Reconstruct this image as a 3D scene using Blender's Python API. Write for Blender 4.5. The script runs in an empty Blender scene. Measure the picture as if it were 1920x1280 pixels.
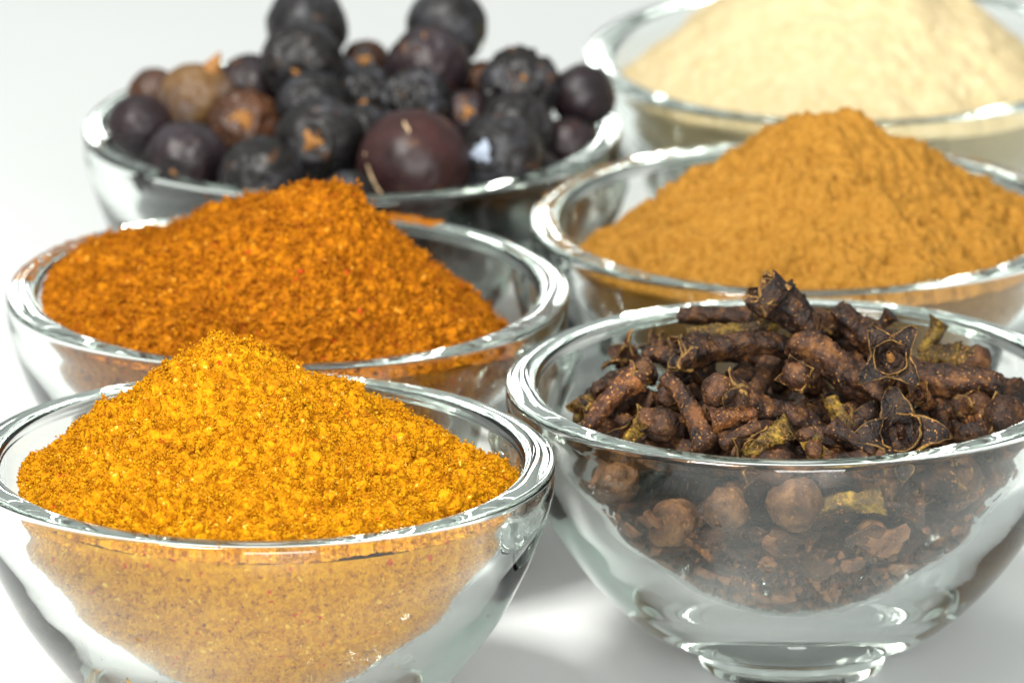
import bpy, math, random
import numpy as np
from mathutils import Vector, Matrix, Quaternion

S = bpy.context.scene
COL = S.collection
U = 0.001                       # everything below is written in millimetres
H = 30.0                        # height of the bowl rims above the table
R = 30.0                        # outer radius of the bowls

# ------------------------------------------------------------------ camera
D, PITCH, FPX = 1311.0, math.radians(17.0), 23536.0
cam = bpy.data.cameras.new("camera")
cam_o = bpy.data.objects.new("camera", cam)
COL.objects.link(cam_o)
cam.sensor_width = 36.0
cam.lens = FPX / 1920.0 * 36.0
cam.clip_start, cam.clip_end = 0.01, 50
cam_o.location = (0, -D * math.cos(PITCH) * U, (D * math.sin(PITCH) + H) * U)
cam_o.rotation_euler = (math.pi / 2 - PITCH, 0, 0)
cam.dof.use_dof = True
cam.dof.focus_distance = (D - 44) * U
cam.dof.aperture_fstop = 40
S.camera = cam_o

# ------------------------------------------------------------------ world and lamps
w = bpy.data.worlds.new("World")
S.world = w
w.use_nodes = True
bgn = w.node_tree.nodes["Background"]
bgn.inputs[0].default_value = (0.93, 0.98, 0.95, 1)
bgn.inputs[1].default_value = 0.47

def area(name, loc, target, size, power, col=(1, 1, 1), sy=None):
    l = bpy.data.lights.new(name, 'AREA')
    l.shape = 'RECTANGLE'
    l.size, l.size_y = size, sy or size
    l.energy = power
    l.color = col
    o = bpy.data.objects.new(name, l)
    COL.objects.link(o)
    o.location = loc
    o.rotation_euler = (Vector(target) - Vector(loc)).to_track_quat('-Z', 'Y').to_euler()
    return o
area("key_lamp", (-0.21, -0.22, 0.60), (0, -0.03, 0.02), 0.16, 6.3, (1, 0.97, 0.91))
area("front_softbox", (0.12, -1.05, 0.26), (0, 0.0, 0.02), 0.50, 13.5, (1, 0.99, 0.97))

S.view_settings.view_transform = 'Standard'
S.view_settings.look = 'None'
S.view_settings.exposure = 0.0
S.view_settings.gamma = 1.0
S.cycles.use_denoising = True
S.cycles.max_bounces = 32
S.cycles.transmission_bounces = 28
S.cycles.glossy_bounces = 12
S.cycles.diffuse_bounces = 5
S.cycles.transparent_max_bounces = 8
S.cycles.sample_clamp_indirect = 60

# ------------------------------------------------------------------ helpers
rng = np.random.default_rng(7)

def project(P):
    """photo pixel (1920 wide) of a point in mm, z up from the table"""
    v = np.array(P, float) - np.array([0, -D * math.cos(PITCH), D * math.sin(PITCH) + H])
    z = v @ np.array([0, math.cos(PITCH), -math.sin(PITCH)])
    return 960 + FPX * v[0] / z, 640 - FPX * (v @ np.array([0, math.sin(PITCH), math.cos(PITCH)])) / z

def at(px, py, Y):
    """point in mm under photo pixel (px, py) standing at depth Y"""
    c = np.array([0, -D * math.cos(PITCH), D * math.sin(PITCH) + H])
    d = np.array([0, math.cos(PITCH), -math.sin(PITCH)]) + (px - 960) / FPX * np.array([1.0, 0, 0]) \
        + (640 - py) / FPX * np.array([0, math.sin(PITCH), math.cos(PITCH)])
    return c + d * ((Y - c[1]) / d[1])

_perm = np.random.default_rng(3).permutation(4096).astype(np.int64)
_grad = np.random.default_rng(4).normal(size=(4096, 3))
_grad /= np.linalg.norm(_grad, axis=1)[:, None]
def noise(P):
    """gradient noise, about -0.7..0.7"""
    i = np.floor(P).astype(np.int64); f = P - i
    u = f * f * f * (f * (f * 6 - 15) + 10)
    out = 0
    for dx in (0, 1):
        for dy in (0, 1):
            for dz in (0, 1):
                h = _perm[(_perm[(_perm[(i[:, 0] + dx) & 4095] + i[:, 1] + dy) & 4095] + i[:, 2] + dz) & 4095]
                g = _grad[h]
                v = g[:, 0] * (f[:, 0] - dx) + g[:, 1] * (f[:, 1] - dy) + g[:, 2] * (f[:, 2] - dz)
                out = out + v * np.where(dx, u[:, 0], 1 - u[:, 0]) * np.where(dy, u[:, 1], 1 - u[:, 1]) * np.where(dz, u[:, 2], 1 - u[:, 2])
    return out

def mesh_np(name, V, T, mats=(), smooth=True, attr=None, mat_index=None):
    me = bpy.data.meshes.new(name)
    V = np.asarray(V, np.float32) * U
    T = np.asarray(T, np.int32)
    k = T.shape[1]
    me.vertices.add(len(V)); me.vertices.foreach_set("co", V.ravel())
    me.loops.add(T.size); me.loops.foreach_set("vertex_index", T.ravel())
    me.polygons.add(len(T)); me.polygons.foreach_set("loop_start", np.arange(0, T.size, k, dtype=np.int32))
    me.polygons.foreach_set("use_smooth", np.full(len(T), smooth))
    if attr is not None:
        a = me.attributes.new("tone", 'FLOAT', 'POINT'); a.data.foreach_set("value", np.asarray(attr, np.float32))
    for m in mats: me.materials.append(m)
    if mat_index is not None: me.polygons.foreach_set("material_index", np.asarray(mat_index, np.int32))
    me.update(calc_edges=True); me.validate()
    return me

def link(name, me, parent=None, loc=(0, 0, 0)):
    o = bpy.data.objects.new(name, me)
    COL.objects.link(o)
    o.parent = parent
    o.location = tuple(np.array(loc) * U)
    return o

def tag(o, label=None, cat=None, group=None, kind=None):
    if label: o["label"] = label
    if cat: o["category"] = cat
    if group: o["group"] = group
    if kind: o["kind"] = kind
    return o

def grid_tris(nu, nv, wrap_u=False, off=0):
    """nu x nv vertex grid (index u*nv+v) to triangles"""
    uu = np.arange(nu if wrap_u else nu - 1)
    a, b = np.meshgrid(uu, np.arange(nv - 1), indexing='ij')
    a2 = (a + 1) % nu
    q = np.stack([a * nv + b, a2 * nv + b, a2 * nv + b + 1, a * nv + b + 1], -1).reshape(-1, 4) + off
    return q

# ------------------------------------------------------------------ materials
def new_mat(name):
    m = bpy.data.materials.new(name); m.use_nodes = True
    nt = m.node_tree; p = nt.nodes["Principled BSDF"]
    return m, nt, p
def N(nt, t, **kw):
    n = nt.nodes.new(t)
    for k, v in kw.items():
        if k in n.inputs.keys(): n.inputs[k].default_value = v
        else: setattr(n, k, v)
    return n
def ramp(nt, stops, fac, interp='LINEAR'):
    r = nt.nodes.new("ShaderNodeValToRGB"); r.color_ramp.interpolation = interp
    e = r.color_ramp.elements
    while len(e) < len(stops): e.new(0.5)
    for i, (p, c) in enumerate(stops):
        e[i].position = p; e[i].color = (c[0], c[1], c[2], 1) if len(c) == 3 else c
    nt.links.new(fac, r.inputs[0])
    return r.outputs[0]
def objcoord(nt):
    return nt.nodes.new("ShaderNodeTexCoord").outputs["Object"]
def mixc(nt, fac, a, b, mode='MIX'):
    m = nt.nodes.new("ShaderNodeMix"); m.data_type = 'RGBA'; m.blend_type = mode
    for s, v in ((m.inputs[0], fac), (m.inputs[6], a), (m.inputs[7], b)):
        if hasattr(v, "is_linked") or isinstance(v, bpy.types.NodeSocket): nt.links.new(v, s)
        else: s.default_value = v if not isinstance(v, tuple) else (v[0], v[1], v[2], 1)
    return m.outputs[2]
def bump(nt, p, height, dist, strength=1.0):
    b = N(nt, "ShaderNodeBump"); b.inputs["Distance"].default_value = dist * U; b.inputs["Strength"].default_value = strength
    nt.links.new(height, b.inputs["Height"]); nt.links.new(b.outputs[0], p.inputs["Normal"])

def glass_material():
    m = bpy.data.materials.new("clear_glass"); m.use_nodes = True
    nt = m.node_tree; nt.nodes.clear()
    out = nt.nodes.new("ShaderNodeOutputMaterial")
    g = nt.nodes.new("ShaderNodeBsdfGlass")
    g.inputs["Color"].default_value = (0.975, 0.991, 0.981, 1)
    g.inputs["Roughness"].default_value = 0.0
    g.inputs["IOR"].default_value = 1.45
    nt.links.new(g.outputs[0], out.inputs[0])
    return m
GLASS = glass_material()

def powder_material(name, stops, speck_scale, spread, pale=None, red=None):
    """colour of the ground spice: cells of slightly different grains"""
    m, nt, p = new_mat(name)
    tc = objcoord(nt)
    v = N(nt, "ShaderNodeTexVoronoi", Scale=speck_scale); nt.links.new(tc, v.inputs["Vector"])
    sep = nt.nodes.new("ShaderNodeSeparateColor"); nt.links.new(v.outputs["Color"], sep.inputs[0])
    at_ = nt.nodes.new("ShaderNodeAttribute"); at_.attribute_name = "tone"
    mx = nt.nodes.new("ShaderNodeMath"); mx.operation = 'MULTIPLY_ADD'
    nt.links.new(sep.outputs[0], mx.inputs[0]); mx.inputs[1].default_value = spread
    ad = nt.nodes.new("ShaderNodeMath"); ad.operation = 'ADD'
    nt.links.new(at_.outputs["Fac"], ad.inputs[0]); ad.inputs[1].default_value = -spread / 2
    nt.links.new(ad.outputs[0], mx.inputs[2])
    c = ramp(nt, stops, mx.outputs[0])
    for col, (lo, hi), ch in ((pale, (0.985, 0.99), 1), (red, (0.993, 0.997), 2)):
        if col:
            f = ramp(nt, [(lo, (0, 0, 0)), (hi, (1, 1, 1))], sep.outputs[ch])
            c = mixc(nt, f, c, col)
    nt.links.new(c, p.inputs["Base Color"])
    p.inputs["Roughness"].default_value = 0.9
    p.inputs["Specular IOR Level"].default_value = 0.15
    n = N(nt, "ShaderNodeTexNoise", Scale=speck_scale * 1.3, Detail=3.0); nt.links.new(tc, n.inputs["Vector"])
    bump(nt, p, n.outputs[0], 0.25, 0.8)
    return m

CURRY = powder_material("yellow_curry_powder", [(0.0, (0.24, 0.075, 0.002)), (0.35, (0.47, 0.18, 0.001)), (0.65, (0.61, 0.275, 0.002)), (1.0, (0.72, 0.37, 0.006))],
                        2600, 0.3, (0.80, 0.50, 0.06), (0.55, 0.06, 0.01))
PAPRIKA = powder_material("orange_spice_powder", [(0.0, (0.22, 0.035, 0.002)), (0.35, (0.30, 0.092, 0.001)), (0.65, (0.46, 0.155, 0.002)), (1.0, (0.60, 0.235, 0.004))],
                          2200, 0.3, (0.70, 0.32, 0.03), (0.5, 0.05, 0.01))
CINNAMON = powder_material("tan_cinnamon_powder", [(0.0, (0.24, 0.105, 0.007)), (0.4, (0.325, 0.152, 0.021)), (1.0, (0.42, 0.21, 0.035))], 2500, 0.4)
GINGER = powder_material("cream_ginger_powder", [(0.0, (0.50, 0.38, 0.18)), (0.5, (0.60, 0.49, 0.285)), (1.0, (0.64, 0.545, 0.35))], 2500, 0.3)

def clove_material(name, dark, mid, light, amount):
    m, nt, p = new_mat(name)
    tc = objcoord(nt)
    oi = nt.nodes.new("ShaderNodeObjectInfo")
    vm = nt.nodes.new("ShaderNodeVectorMath"); vm.operation = 'ADD'
    nt.links.new(tc, vm.inputs[0]); nt.links.new(oi.outputs["Random"], vm.inputs[1])
    n1 = N(nt, "ShaderNodeTexNoise", Scale=450.0, Detail=5.0, Roughness=0.65); nt.links.new(vm.outputs[0], n1.inputs["Vector"])
    c = ramp(nt, [(0.38, dark), (0.52, mid), (0.66, light)], n1.outputs[0])
    n2 = N(nt, "ShaderNodeTexNoise", Scale=3200.0, Detail=3.0, Roughness=0.6); nt.links.new(vm.outputs[0], n2.inputs["Vector"])
    f = ramp(nt, [(0.60 - amount, (0, 0, 0)), (0.68 - amount, (1, 1, 1))], n2.outputs[0])
    c = mixc(nt, f, c, (0.42, 0.19, 0.045))
    hsv = nt.nodes.new("ShaderNodeHueSaturation")
    mr = N(nt, "ShaderNodeMapRange"); nt.links.new(oi.outputs["Random"], mr.inputs[0]); mr.inputs[3].default_value = 0.65; mr.inputs[4].default_value = 1.5
    nt.links.new(mr.outputs[0], hsv.inputs["Value"]); nt.links.new(c, hsv.inputs["Color"])
    nt.links.new(hsv.outputs[0], p.inputs["Base Color"])
    p.inputs["Roughness"].default_value = 0.55
    p.inputs["Specular IOR Level"].default_value = 0.35
    n3 = N(nt, "ShaderNodeTexNoise", Scale=1500.0, Detail=4.0, Roughness=0.6); nt.links.new(vm.outputs[0], n3.inputs["Vector"])
    bump(nt, p, n3.outputs[0], 0.5, 0.9)
    return m
CLOVE = clove_material("dark_clove_skin", (0.007, 0.0035, 0.0025), (0.034, 0.013, 0.0055), (0.13, 0.055, 0.017), -0.025)
CLOVE_RUST = clove_material("rusty_clove_skin", (0.014, 0.005, 0.003), (0.055, 0.020, 0.008), (0.20, 0.075, 0.022), 0.01)
CLOVE_OLIVE = clove_material("olive_clove_skin", (0.02, 0.011, 0.003), (0.085, 0.048, 0.007), (0.30, 0.19, 0.02), 0.01)
CLOVE_BUD = clove_material("brown_clove_bud", (0.02, 0.008, 0.004), (0.062, 0.024, 0.009), (0.15, 0.065, 0.022), -0.03)
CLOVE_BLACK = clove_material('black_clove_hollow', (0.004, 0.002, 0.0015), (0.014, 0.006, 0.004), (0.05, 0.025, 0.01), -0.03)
CLOVE_FLAKE = clove_material('light_clove_flake', (0.10, 0.038, 0.015), (0.24, 0.10, 0.042), (0.36, 0.18, 0.075), -0.02)
CLOVE_EDGE = clove_material("pale_clove_rim", (0.04, 0.02, 0.005), (0.14, 0.075, 0.018), (0.30, 0.17, 0.04), 0.02)

def berry_material(name, a, b, bloom):
    m, nt, p = new_mat(name)
    tc = objcoord(nt)
    oi = nt.nodes.new("ShaderNodeObjectInfo")
    vm = nt.nodes.new("ShaderNodeVectorMath"); vm.operation = 'ADD'
    nt.links.new(tc, vm.inputs[0]); nt.links.new(oi.outputs["Random"], vm.inputs[1])
    n1 = N(nt, "ShaderNodeTexNoise", Scale=180.0, Detail=4.0); nt.links.new(vm.outputs[0], n1.inputs["Vector"])
    c = ramp(nt, [(0.35, a), (0.68, b)], n1.outputs[0])
    n2 = N(nt, "ShaderNodeTexNoise", Scale=260.0, Detail=5.0, Roughness=0.7); nt.links.new(vm.outputs[0], n2.inputs["Vector"])
    f = ramp(nt, [(0.50, (0, 0, 0)), (0.68, (bloom, bloom, bloom))], n2.outputs[0])
    c = mixc(nt, f, c, (0.15, 0.16, 0.20))
    n4 = N(nt, 'ShaderNodeTexNoise', Scale=330.0, Detail=4.0, Roughness=0.6); v2 = nt.nodes.new('ShaderNodeVectorMath'); v2.operation = 'SUBTRACT'; nt.links.new(tc, v2.inputs[0]); nt.links.new(oi.outputs['Random'], v2.inputs[1]); nt.links.new(v2.outputs[0], n4.inputs['Vector'])
    c = mixc(nt, ramp(nt, [(0.60, (0, 0, 0)), (0.72, (.8, .8, .8))], n4.outputs[0]), c, (0.13, 0.055, 0.02))
    nt.links.new(c, p.inputs["Base Color"])
    p.inputs["Roughness"].default_value = 0.48
    p.inputs["Specular IOR Level"].default_value = 0.45
    n3 = N(nt, "ShaderNodeTexNoise", Scale=700.0, Detail=3.0); nt.links.new(vm.outputs[0], n3.inputs["Vector"])
    bump(nt, p, n3.outputs[0], 0.12, 0.6)
    return m
B_BLACK = berry_material("black_berry_skin", (0.005, 0.005, 0.005), (0.013, 0.011, 0.011), 0.32)
B_PURPLE = berry_material("purple_berry_skin", (0.007, 0.004, 0.005), (0.022, 0.010, 0.013), 0.12)
B_PLUM = berry_material("plum_berry_skin", (0.014, 0.004, 0.004), (0.038, 0.011, 0.010), 0.03)
B_BROWN = berry_material("brown_berry_skin", (0.014, 0.007, 0.005), (0.09, 0.032, 0.010), 0.1)
B_TAN = berry_material("tan_berry_skin", (0.11, 0.055, 0.016), (0.20, 0.105, 0.036), 0.4)
def plain(name, col, rough=0.7):
    m, nt, p = new_mat(name)
    tc = objcoord(nt)
    n1 = N(nt, "ShaderNodeTexNoise", Scale=900.0, Detail=3.0); nt.links.new(tc, n1.inputs["Vector"])
    c = ramp(nt, [(0.3, tuple(x * 0.6 for x in col)), (0.7, tuple(min(1, x * 1.25) for x in col))], n1.outputs[0])
    nt.links.new(c, p.inputs["Base Color"]); p.inputs["Roughness"].default_value = rough
    bump(nt, p, n1.outputs[0], 0.2, 0.7)
    return m
TIP_ORANGE = plain("orange_berry_scar", (0.36, 0.16, 0.038))
TIP_BLUE = plain("blue_grey_berry_bloom", (0.36, 0.42, 0.52))
CRACK = plain("golden_skin_crack", (0.62, 0.45, 0.26))

def table_material():
    m, nt, p = new_mat("white_table_paper")
    tc = objcoord(nt)
    n1 = N(nt, "ShaderNodeTexNoise", Scale=25.0, Detail=4.0); nt.links.new(tc, n1.inputs["Vector"])
    c = ramp(nt, [(0.3, (0.72, 0.75, 0.757)), (0.7, (0.74, 0.77, 0.777))], n1.outputs[0])
    nt.links.new(c, p.inputs["Base Color"]); p.inputs["Roughness"].default_value = 0.35
    p.inputs["Specular IOR Level"].default_value = 0.3
    return m

# ------------------------------------------------------------------ the surface
tab = mesh_np("table_surface", [(-2500, -2500, 0), (2500, -2500, 0), (2500, 2500, 0), (-2500, 2500, 0)], [(0, 1, 2, 3)], [table_material()], False)
tag(link("table_surface", tab), kind="structure", label="plain white glossy surface the glass bowls stand on")

# ------------------------------------------------------------------ the bowls
def catmull(pts, n):
    P = np.array(pts, float); P = np.vstack([2 * P[0] - P[1], P, 2 * P[-1] - P[-2]])
    out = []
    for i in range(1, len(P) - 2):
        t = np.linspace(0, 1, n, endpoint=False)[:, None]
        a, b, c, d = P[i - 1], P[i], P[i + 1], P[i + 2]
        out.append(0.5 * (2 * b + (c - a) * t + (2 * a - 5 * b + 4 * c - d) * t ** 2 + (3 * b - a - 3 * c + d) * t ** 3))
    return np.vstack(out + [P[-2][None]])
OUTER = [(11.5, 3.3), (14.8, 4.4), (18.0, 6.8), (21.4, 10.4), (24.3, 14.4), (26.2, 17.9), (27.8, 21.4), (29.05, 25.0), (29.66, 27.6), (29.77, 29.9)]
INNER = [(26.45, 29.8), (26.2, 27.6), (25.45, 24.8), (24.0, 21.6), (21.9, 18.0), (18.8, 14.0), (14.9, 10.4), (10.0, 7.6), (5.0, 6.2), (0.0, 5.8)]
def lift(p): return [(a, 4 + (z - 4) if z > 4 else z) for a, z in p]
OUTER, INNER = lift(OUTER), lift(INNER)
inner_curve = catmull(INNER, 8)
def inner_radius(z):
    o = np.argsort(inner_curve[:, 1])
    return np.interp(z, inner_curve[o, 1], inner_curve[o, 0])
def bowl_mesh():
    foot = np.array([(0, 0.9), (4.0, 0.85), (7.2, 0.7), (8.0, 0.45), (8.5, 0.12), (8.9, 0.02), (9.3, 0.02), (9.6, 0.2), (9.75, 1.0), (9.7, 2.0), (9.85, 2.9), (10.2, 3.4), (10.8, 3.75)])
    outer = catmull(OUTER, 6)
    a = np.linspace(-0.2, math.pi + 0.1, 16)
    a1 = np.linspace(0.05, math.pi / 2, 7); a2 = np.linspace(math.pi / 2, math.pi - .05, 8)
    rim = np.vstack([np.stack([29.05 + 0.72 * np.cos(a1), 29.98 + 0.72 * np.sin(a1)], 1), [(28.7, 30.73), (28.2, 30.75), (27.8, 30.72)],
                     np.stack([27.45 + 0.95 * np.cos(a2), 29.75 + 0.93 * np.sin(a2)], 1)])
    prof = np.vstack([foot, outer, rim, inner_curve])
    prof[prof[:, 0] < 1e-6, 0] = 0.0
    n = 160
    th = np.linspace(0, 2 * math.pi, n, endpoint=False)
    body = prof[1:-1]
    V = np.stack([np.cos(th)[:, None] * body[None, :, 0], np.sin(th)[:, None] * body[None, :, 0],
                  np.broadcast_to(body[None, :, 1], (n, len(body)))], -1)
    # hand made glass: very slightly uneven rim
    V = V.reshape(-1, 3)
    k = len(body)
    Q = grid_tris(n, k, True)
    T = np.vstack([Q[:, [0, 1, 2]], Q[:, [0, 2, 3]]])
    c0, c1 = len(V), len(V) + 1
    V = np.vstack([V, [(0, 0, prof[0, 1])], [(0, 0, prof[-1, 1])]])
    i = np.arange(n); j = (i + 1) % n
    T = np.vstack([T, np.stack([np.full(n, c0), j * k, i * k], 1), np.stack([np.full(n, c1), i * k + k - 1, j * k + k - 1], 1)])
    return mesh_np("glass_bowl", V, T, [GLASS])
BOWL = bowl_mesh()
BOWLS = dict(A=(-25.4, -42.4), B=(-23.7, 17.2), C=(-17.6, 79.4), D=(29.1, -15.6), E=(31.7, 43.9), F=(37.9, 108.9))
BLAB = dict(
    A="clear glass bowl at the front left filled with bright yellow curry powder",
    B="clear glass bowl behind the yellow curry one, holding deep orange powder",
    C="clear glass bowl of dark juniper berries behind the orange powder",
    D="clear glass bowl at the front right filled with whole dried cloves",
    E="clear glass bowl of tan brown powder right behind the clove bowl",
    F="clear glass bowl of pale cream powder at the back right")
for k, (x, y) in BOWLS.items():
    o = tag(link("glass_bowl", BOWL, loc=(x, y, 0)), BLAB[k], "glass bowl", "small clear glass bowls of spices standing together")
    o.rotation_euler.z = rng.uniform(0, 6)

# ------------------------------------------------------------------ heaps of ground spice
def concentric(n):
    a = np.linspace(-1, 1, n)
    X, Y = np.meshgrid(a, a, indexing='ij')
    X, Y = X.ravel(), Y.ravel()
    big = np.abs(X) > np.abs(Y)
    r = np.where(big, X, Y)
    with np.errstate(divide='ignore', invalid='ignore'):
        ph = np.where(big, (math.pi / 4) * (Y / np.where(X == 0, 1, X)), (math.pi / 2) - (math.pi / 4) * (X / np.where(Y == 0, 1, Y)))
    ph = np.where(r == 0, 0, ph)
    return np.abs(r), ph + np.where(r < 0, math.pi, 0)

def fbm_disp(P, base, amp, octs, seed, gain=0.55):
    d = 0
    for k in range(octs):
        q = noise(P * base * 2 ** k + seed * 17.3 + k * 5.1)
        d = d + amp * gain ** k * q
    return d

def heap(name, key, label, mat, n, peak, edge_z, shift, rad, crumbs, csize, seed, amp=1.0, roundness=0.07, power=1.0, lumps=0.0, fbase=0.22, fgain=0.6, foct=6, clod=0.75, crease=0.6, sidek=1.0, pits=1.0, slump=1.6):
    """peak (x, y, z above rim), edge_z(phi) -> z rel. to rim where the powder meets the wall"""
    g = np.random.default_rng(seed)
    rho, phi = concentric(n)
    ez = edge_z(phi)
    er = inner_radius(H + np.minimum(ez, -1.8)) * rad(phi) - 0.25
    ex, ey = np.cos(phi) * er, np.sin(phi) * er
    X = peak[0] * (1 - rho) + ex * rho
    Y = peak[1] * (1 - rho) + ey * rho
    t = rho
    f = 1 - (np.sqrt(t * t + roundness ** 2) - roundness) / (math.sqrt(1 + roundness ** 2) - roundness)
    f = np.clip(f, 0, 1) ** power
    Z = ez * (1 - f) + peak[2] * f
    P = np.stack([X, Y, Z + H], 1)
    # relief: broad slumps, clods, crumbs
    edge_fade = np.clip((1 - rho) * 14, 0.0, 1)
    d = fbm_disp(P, fbase, 1.5 * amp, foct, seed, fgain)
    bl = noise(P * clod + seed + 5); b2 = noise(P * clod * 2.3 + seed)
    d = d + crease * ((np.minimum(np.abs(bl), 0.25) - 0.14) * 2.2 + (np.minimum(np.abs(b2), 0.22) - 0.12) * 1.3)
    calm = np.clip(0.75 + 1.6 * noise(P * .14 + seed), .35, 1.15)
    d = d * calm + slump * noise(P * .13 + seed * .7)
    d = d - pits * calm * 2.6 * np.clip(noise(P * 0.42 + seed * 1.7) - .16, 0, 1) - pits * 1.6 * np.clip(noise(P * 0.95 + seed * 2.7) - .18, 0, 1)
    if lumps:
        q = noise(P * 0.55 + 31); d = d + lumps * np.maximum(0, 0.25 - np.abs(q)) * 2
    nrm = np.stack([(X - peak[0]) * 0.02, (Y - peak[1]) * 0.02, np.ones_like(X)], 1)
    nrm /= np.linalg.norm(nrm, axis=1)[:, None]
    top = P + nrm * (d * (0.35 + 0.65 * edge_fade))[:, None]
    side = np.stack([noise(P * 1.1 + 9) + .6 * noise(P * 2.6 + 9), noise(P * 1.1 + 40) + .6 * noise(P * 2.6 + 70), 0 * X], 1) * 0.75 * sidek * amp * edge_fade[:, None]
    top += side
    tone = 0.5 + 0.45 * noise(P * 0.9 + 3) + 0.35 * noise(P * 3.1 + 8)
    # underside following the glass
    m = int(n * .8)
    rho2, phi2 = concentric(m)
    ez2 = edge_z(phi2); er2 = inner_radius(H + np.minimum(ez2, -1.8)) * rad(phi2) - 0.25
    s = rho2
    zb = 5.6 + (H + ez2 - 5.6) * (1 - np.sqrt(np.clip(1 - s ** 2.6, 0, 1)))
    rb = np.minimum(inner_radius(np.clip(zb, 7.05, 28)) - 0.22, er2)
    rb = np.where(s < 0.999, rb, er2)
    rb = np.where(s < 0.25, np.minimum(rb, 9 * s / 0.25 + 0 * rb), rb) if False else rb
    # use the profile by arc parameter so the bottom stays evenly covered
    prof = inner_curve[::-1]
    L = np.concatenate([[0], np.cumsum(np.linalg.norm(np.diff(prof, axis=0), axis=1))])
    ztop = H + ez2
    o = np.argsort(prof[:, 1]); Ltop = np.interp(np.minimum(ztop, 27.5), prof[o, 1], L[o])
    ls = s * Ltop
    rb = np.minimum(np.interp(ls, L, prof[:, 0]), er2 + 0.3); zb = np.interp(ls, L, prof[:, 1])
    Bp = np.stack([np.cos(phi2) * rb, np.sin(phi2) * rb, zb], 1)
    gap = 0.36 + 0.5 * np.clip(noise(Bp * 0.6 + 77) - .15, 0, 1) + 0.3 * np.abs(noise(Bp * 1.6 + 7)) + 0.25 * np.abs(noise(Bp * 3.4 + 5))
    tz = np.clip((ls / L[-1]), 0, 1)
    inward = np.stack([-np.cos(phi2) * np.sin(tz * 1.45), -np.sin(phi2) * np.sin(tz * 1.45), np.cos(tz * 1.45)], 1)
    Bp = Bp + inward * gap[:, None]
    # pull its last ring onto the heap's edge
    last = rho2 > 0.9999
    Bp[last, 0] = np.cos(phi2[last]) * er2[last] ; Bp[last, 1] = np.sin(phi2[last]) * er2[last]; Bp[last, 2] = (H + ez2)[last]
    toneb = 0.5 + 0.45 * noise(Bp * 0.9 + 3) + 0.35 * noise(Bp * 3.1 + 8) + 0.12
    Q1 = grid_tris(n, n); Q2 = grid_tris(m, m, off=n * n)[:, ::-1]
    T = [Q1[:, [0, 1, 2]], Q1[:, [0, 2, 3]], Q2[:, [0, 1, 2]], Q2[:, [0, 2, 3]]]
    V = [top, Bp]; tones = [tone, toneb]; cnt = n * n + m * m
    if crumbs:
        front = np.flatnonzero((Bp[:, 1] < 4) & (rho2 < .99))
        idx = g.choice(front, int(crumbs * .55)); c = len(idx)
        sz = csize * 1.25 * (0.3 + g.gamma(2.0, 0.25, c))
        octa = np.array([(1, 0, 0), (-1, 0, 0), (0, 1, 0), (0, -1, 0), (0, 0, 1), (0, 0, -1)], float)
        Qm, _ = np.linalg.qr(g.normal(size=(c, 3, 3)))
        vv = np.einsum('cij,ckj->cki', Qm, octa[None] * np.exp(g.normal(size=(c, 1, 3)) * .35) * (1 + g.normal(size=(c, 6, 1)) * 0.25) * sz[:, None, None]) + (Bp[idx] + inward[idx] * 0.05)[:, None]
        f8 = np.array([(0, 2, 4), (2, 1, 4), (1, 3, 4), (3, 0, 4), (2, 0, 5), (1, 2, 5), (3, 1, 5), (0, 3, 5)])
        V.append(vv.reshape(-1, 3)); T.append((f8[None] + 6 * np.arange(c)[:, None, None] + cnt).reshape(-1, 3)); cnt += 6 * c
        tones.append(np.repeat(np.clip(toneb[idx] + g.normal(size=c) * 0.2, 0, 1), 6))
    # loose crumbs
    if crumbs:
        idx = g.integers(0, n * n, crumbs)
        keep = g.random(crumbs) < 0.15 + 1.5 * np.clip(noise(top[idx] * 1.3 + 12) + 0.15, 0, 1)
        idx = idx[keep]; c = len(idx)
        ctr = top[idx] + g.normal(size=(c, 3)) * 0.10 + np.array([0, 0, 0.05])
        pile = np.clip(noise(top[idx] * 1.3 + 12) + .05, 0, 1)[:, None]; ctr = ctr + pile * np.abs(g.normal(size=(c, 1))) * 0.9 * np.array([0.1, -0.4, 0.9])
        octa = np.array([(1, 0, 0), (-1, 0, 0), (0, 1, 0), (0, -1, 0), (0, 0, 1), (0, 0, -1)], float)
        sz = csize * (0.35 + g.gamma(2.0, 0.28, c))
        sz = np.minimum(sz, csize * 1.6)
        str_ = np.exp(g.normal(size=(c, 3)) * 0.35)
        A = g.normal(size=(c, 3, 3)); Qm, _ = np.linalg.qr(A)
        vv = octa[None] * str_[:, None] * (1 + g.normal(size=(c, 6, 1)) * 0.25) * sz[:, None, None]
        vv = np.einsum('cij,ckj->cki', Qm, vv) + ctr[:, None]
        f8 = np.array([(0, 2, 4), (2, 1, 4), (1, 3, 4), (3, 0, 4), (2, 0, 5), (1, 2, 5), (3, 1, 5), (0, 3, 5)])
        V.append(vv.reshape(-1, 3)); T.append((f8[None] + 6 * np.arange(c)[:, None, None] + cnt).reshape(-1, 3))
        tones.append(np.repeat(np.clip(tone[idx] + g.normal(size=c) * 0.11 + 0.02, 0, 1), 6))
    me = mesh_np(name, np.vstack(V), np.vstack(T), [mat], True, np.concatenate(tones))
    x, y = BOWLS[key]
    return tag(link(name, me, loc=(x, y, 0)), label, "spice powder", None, "stuff"), top

def bumpfn(base, *terms):
    def f(phi):
        z = np.full_like(phi, base)
        for ang, width, amt in terms:
            dlt = np.angle(np.exp(1j * (phi - math.radians(ang))))
            z = z + amt * np.exp(-(dlt / math.radians(width)) ** 2)
        return z
    return f

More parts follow.
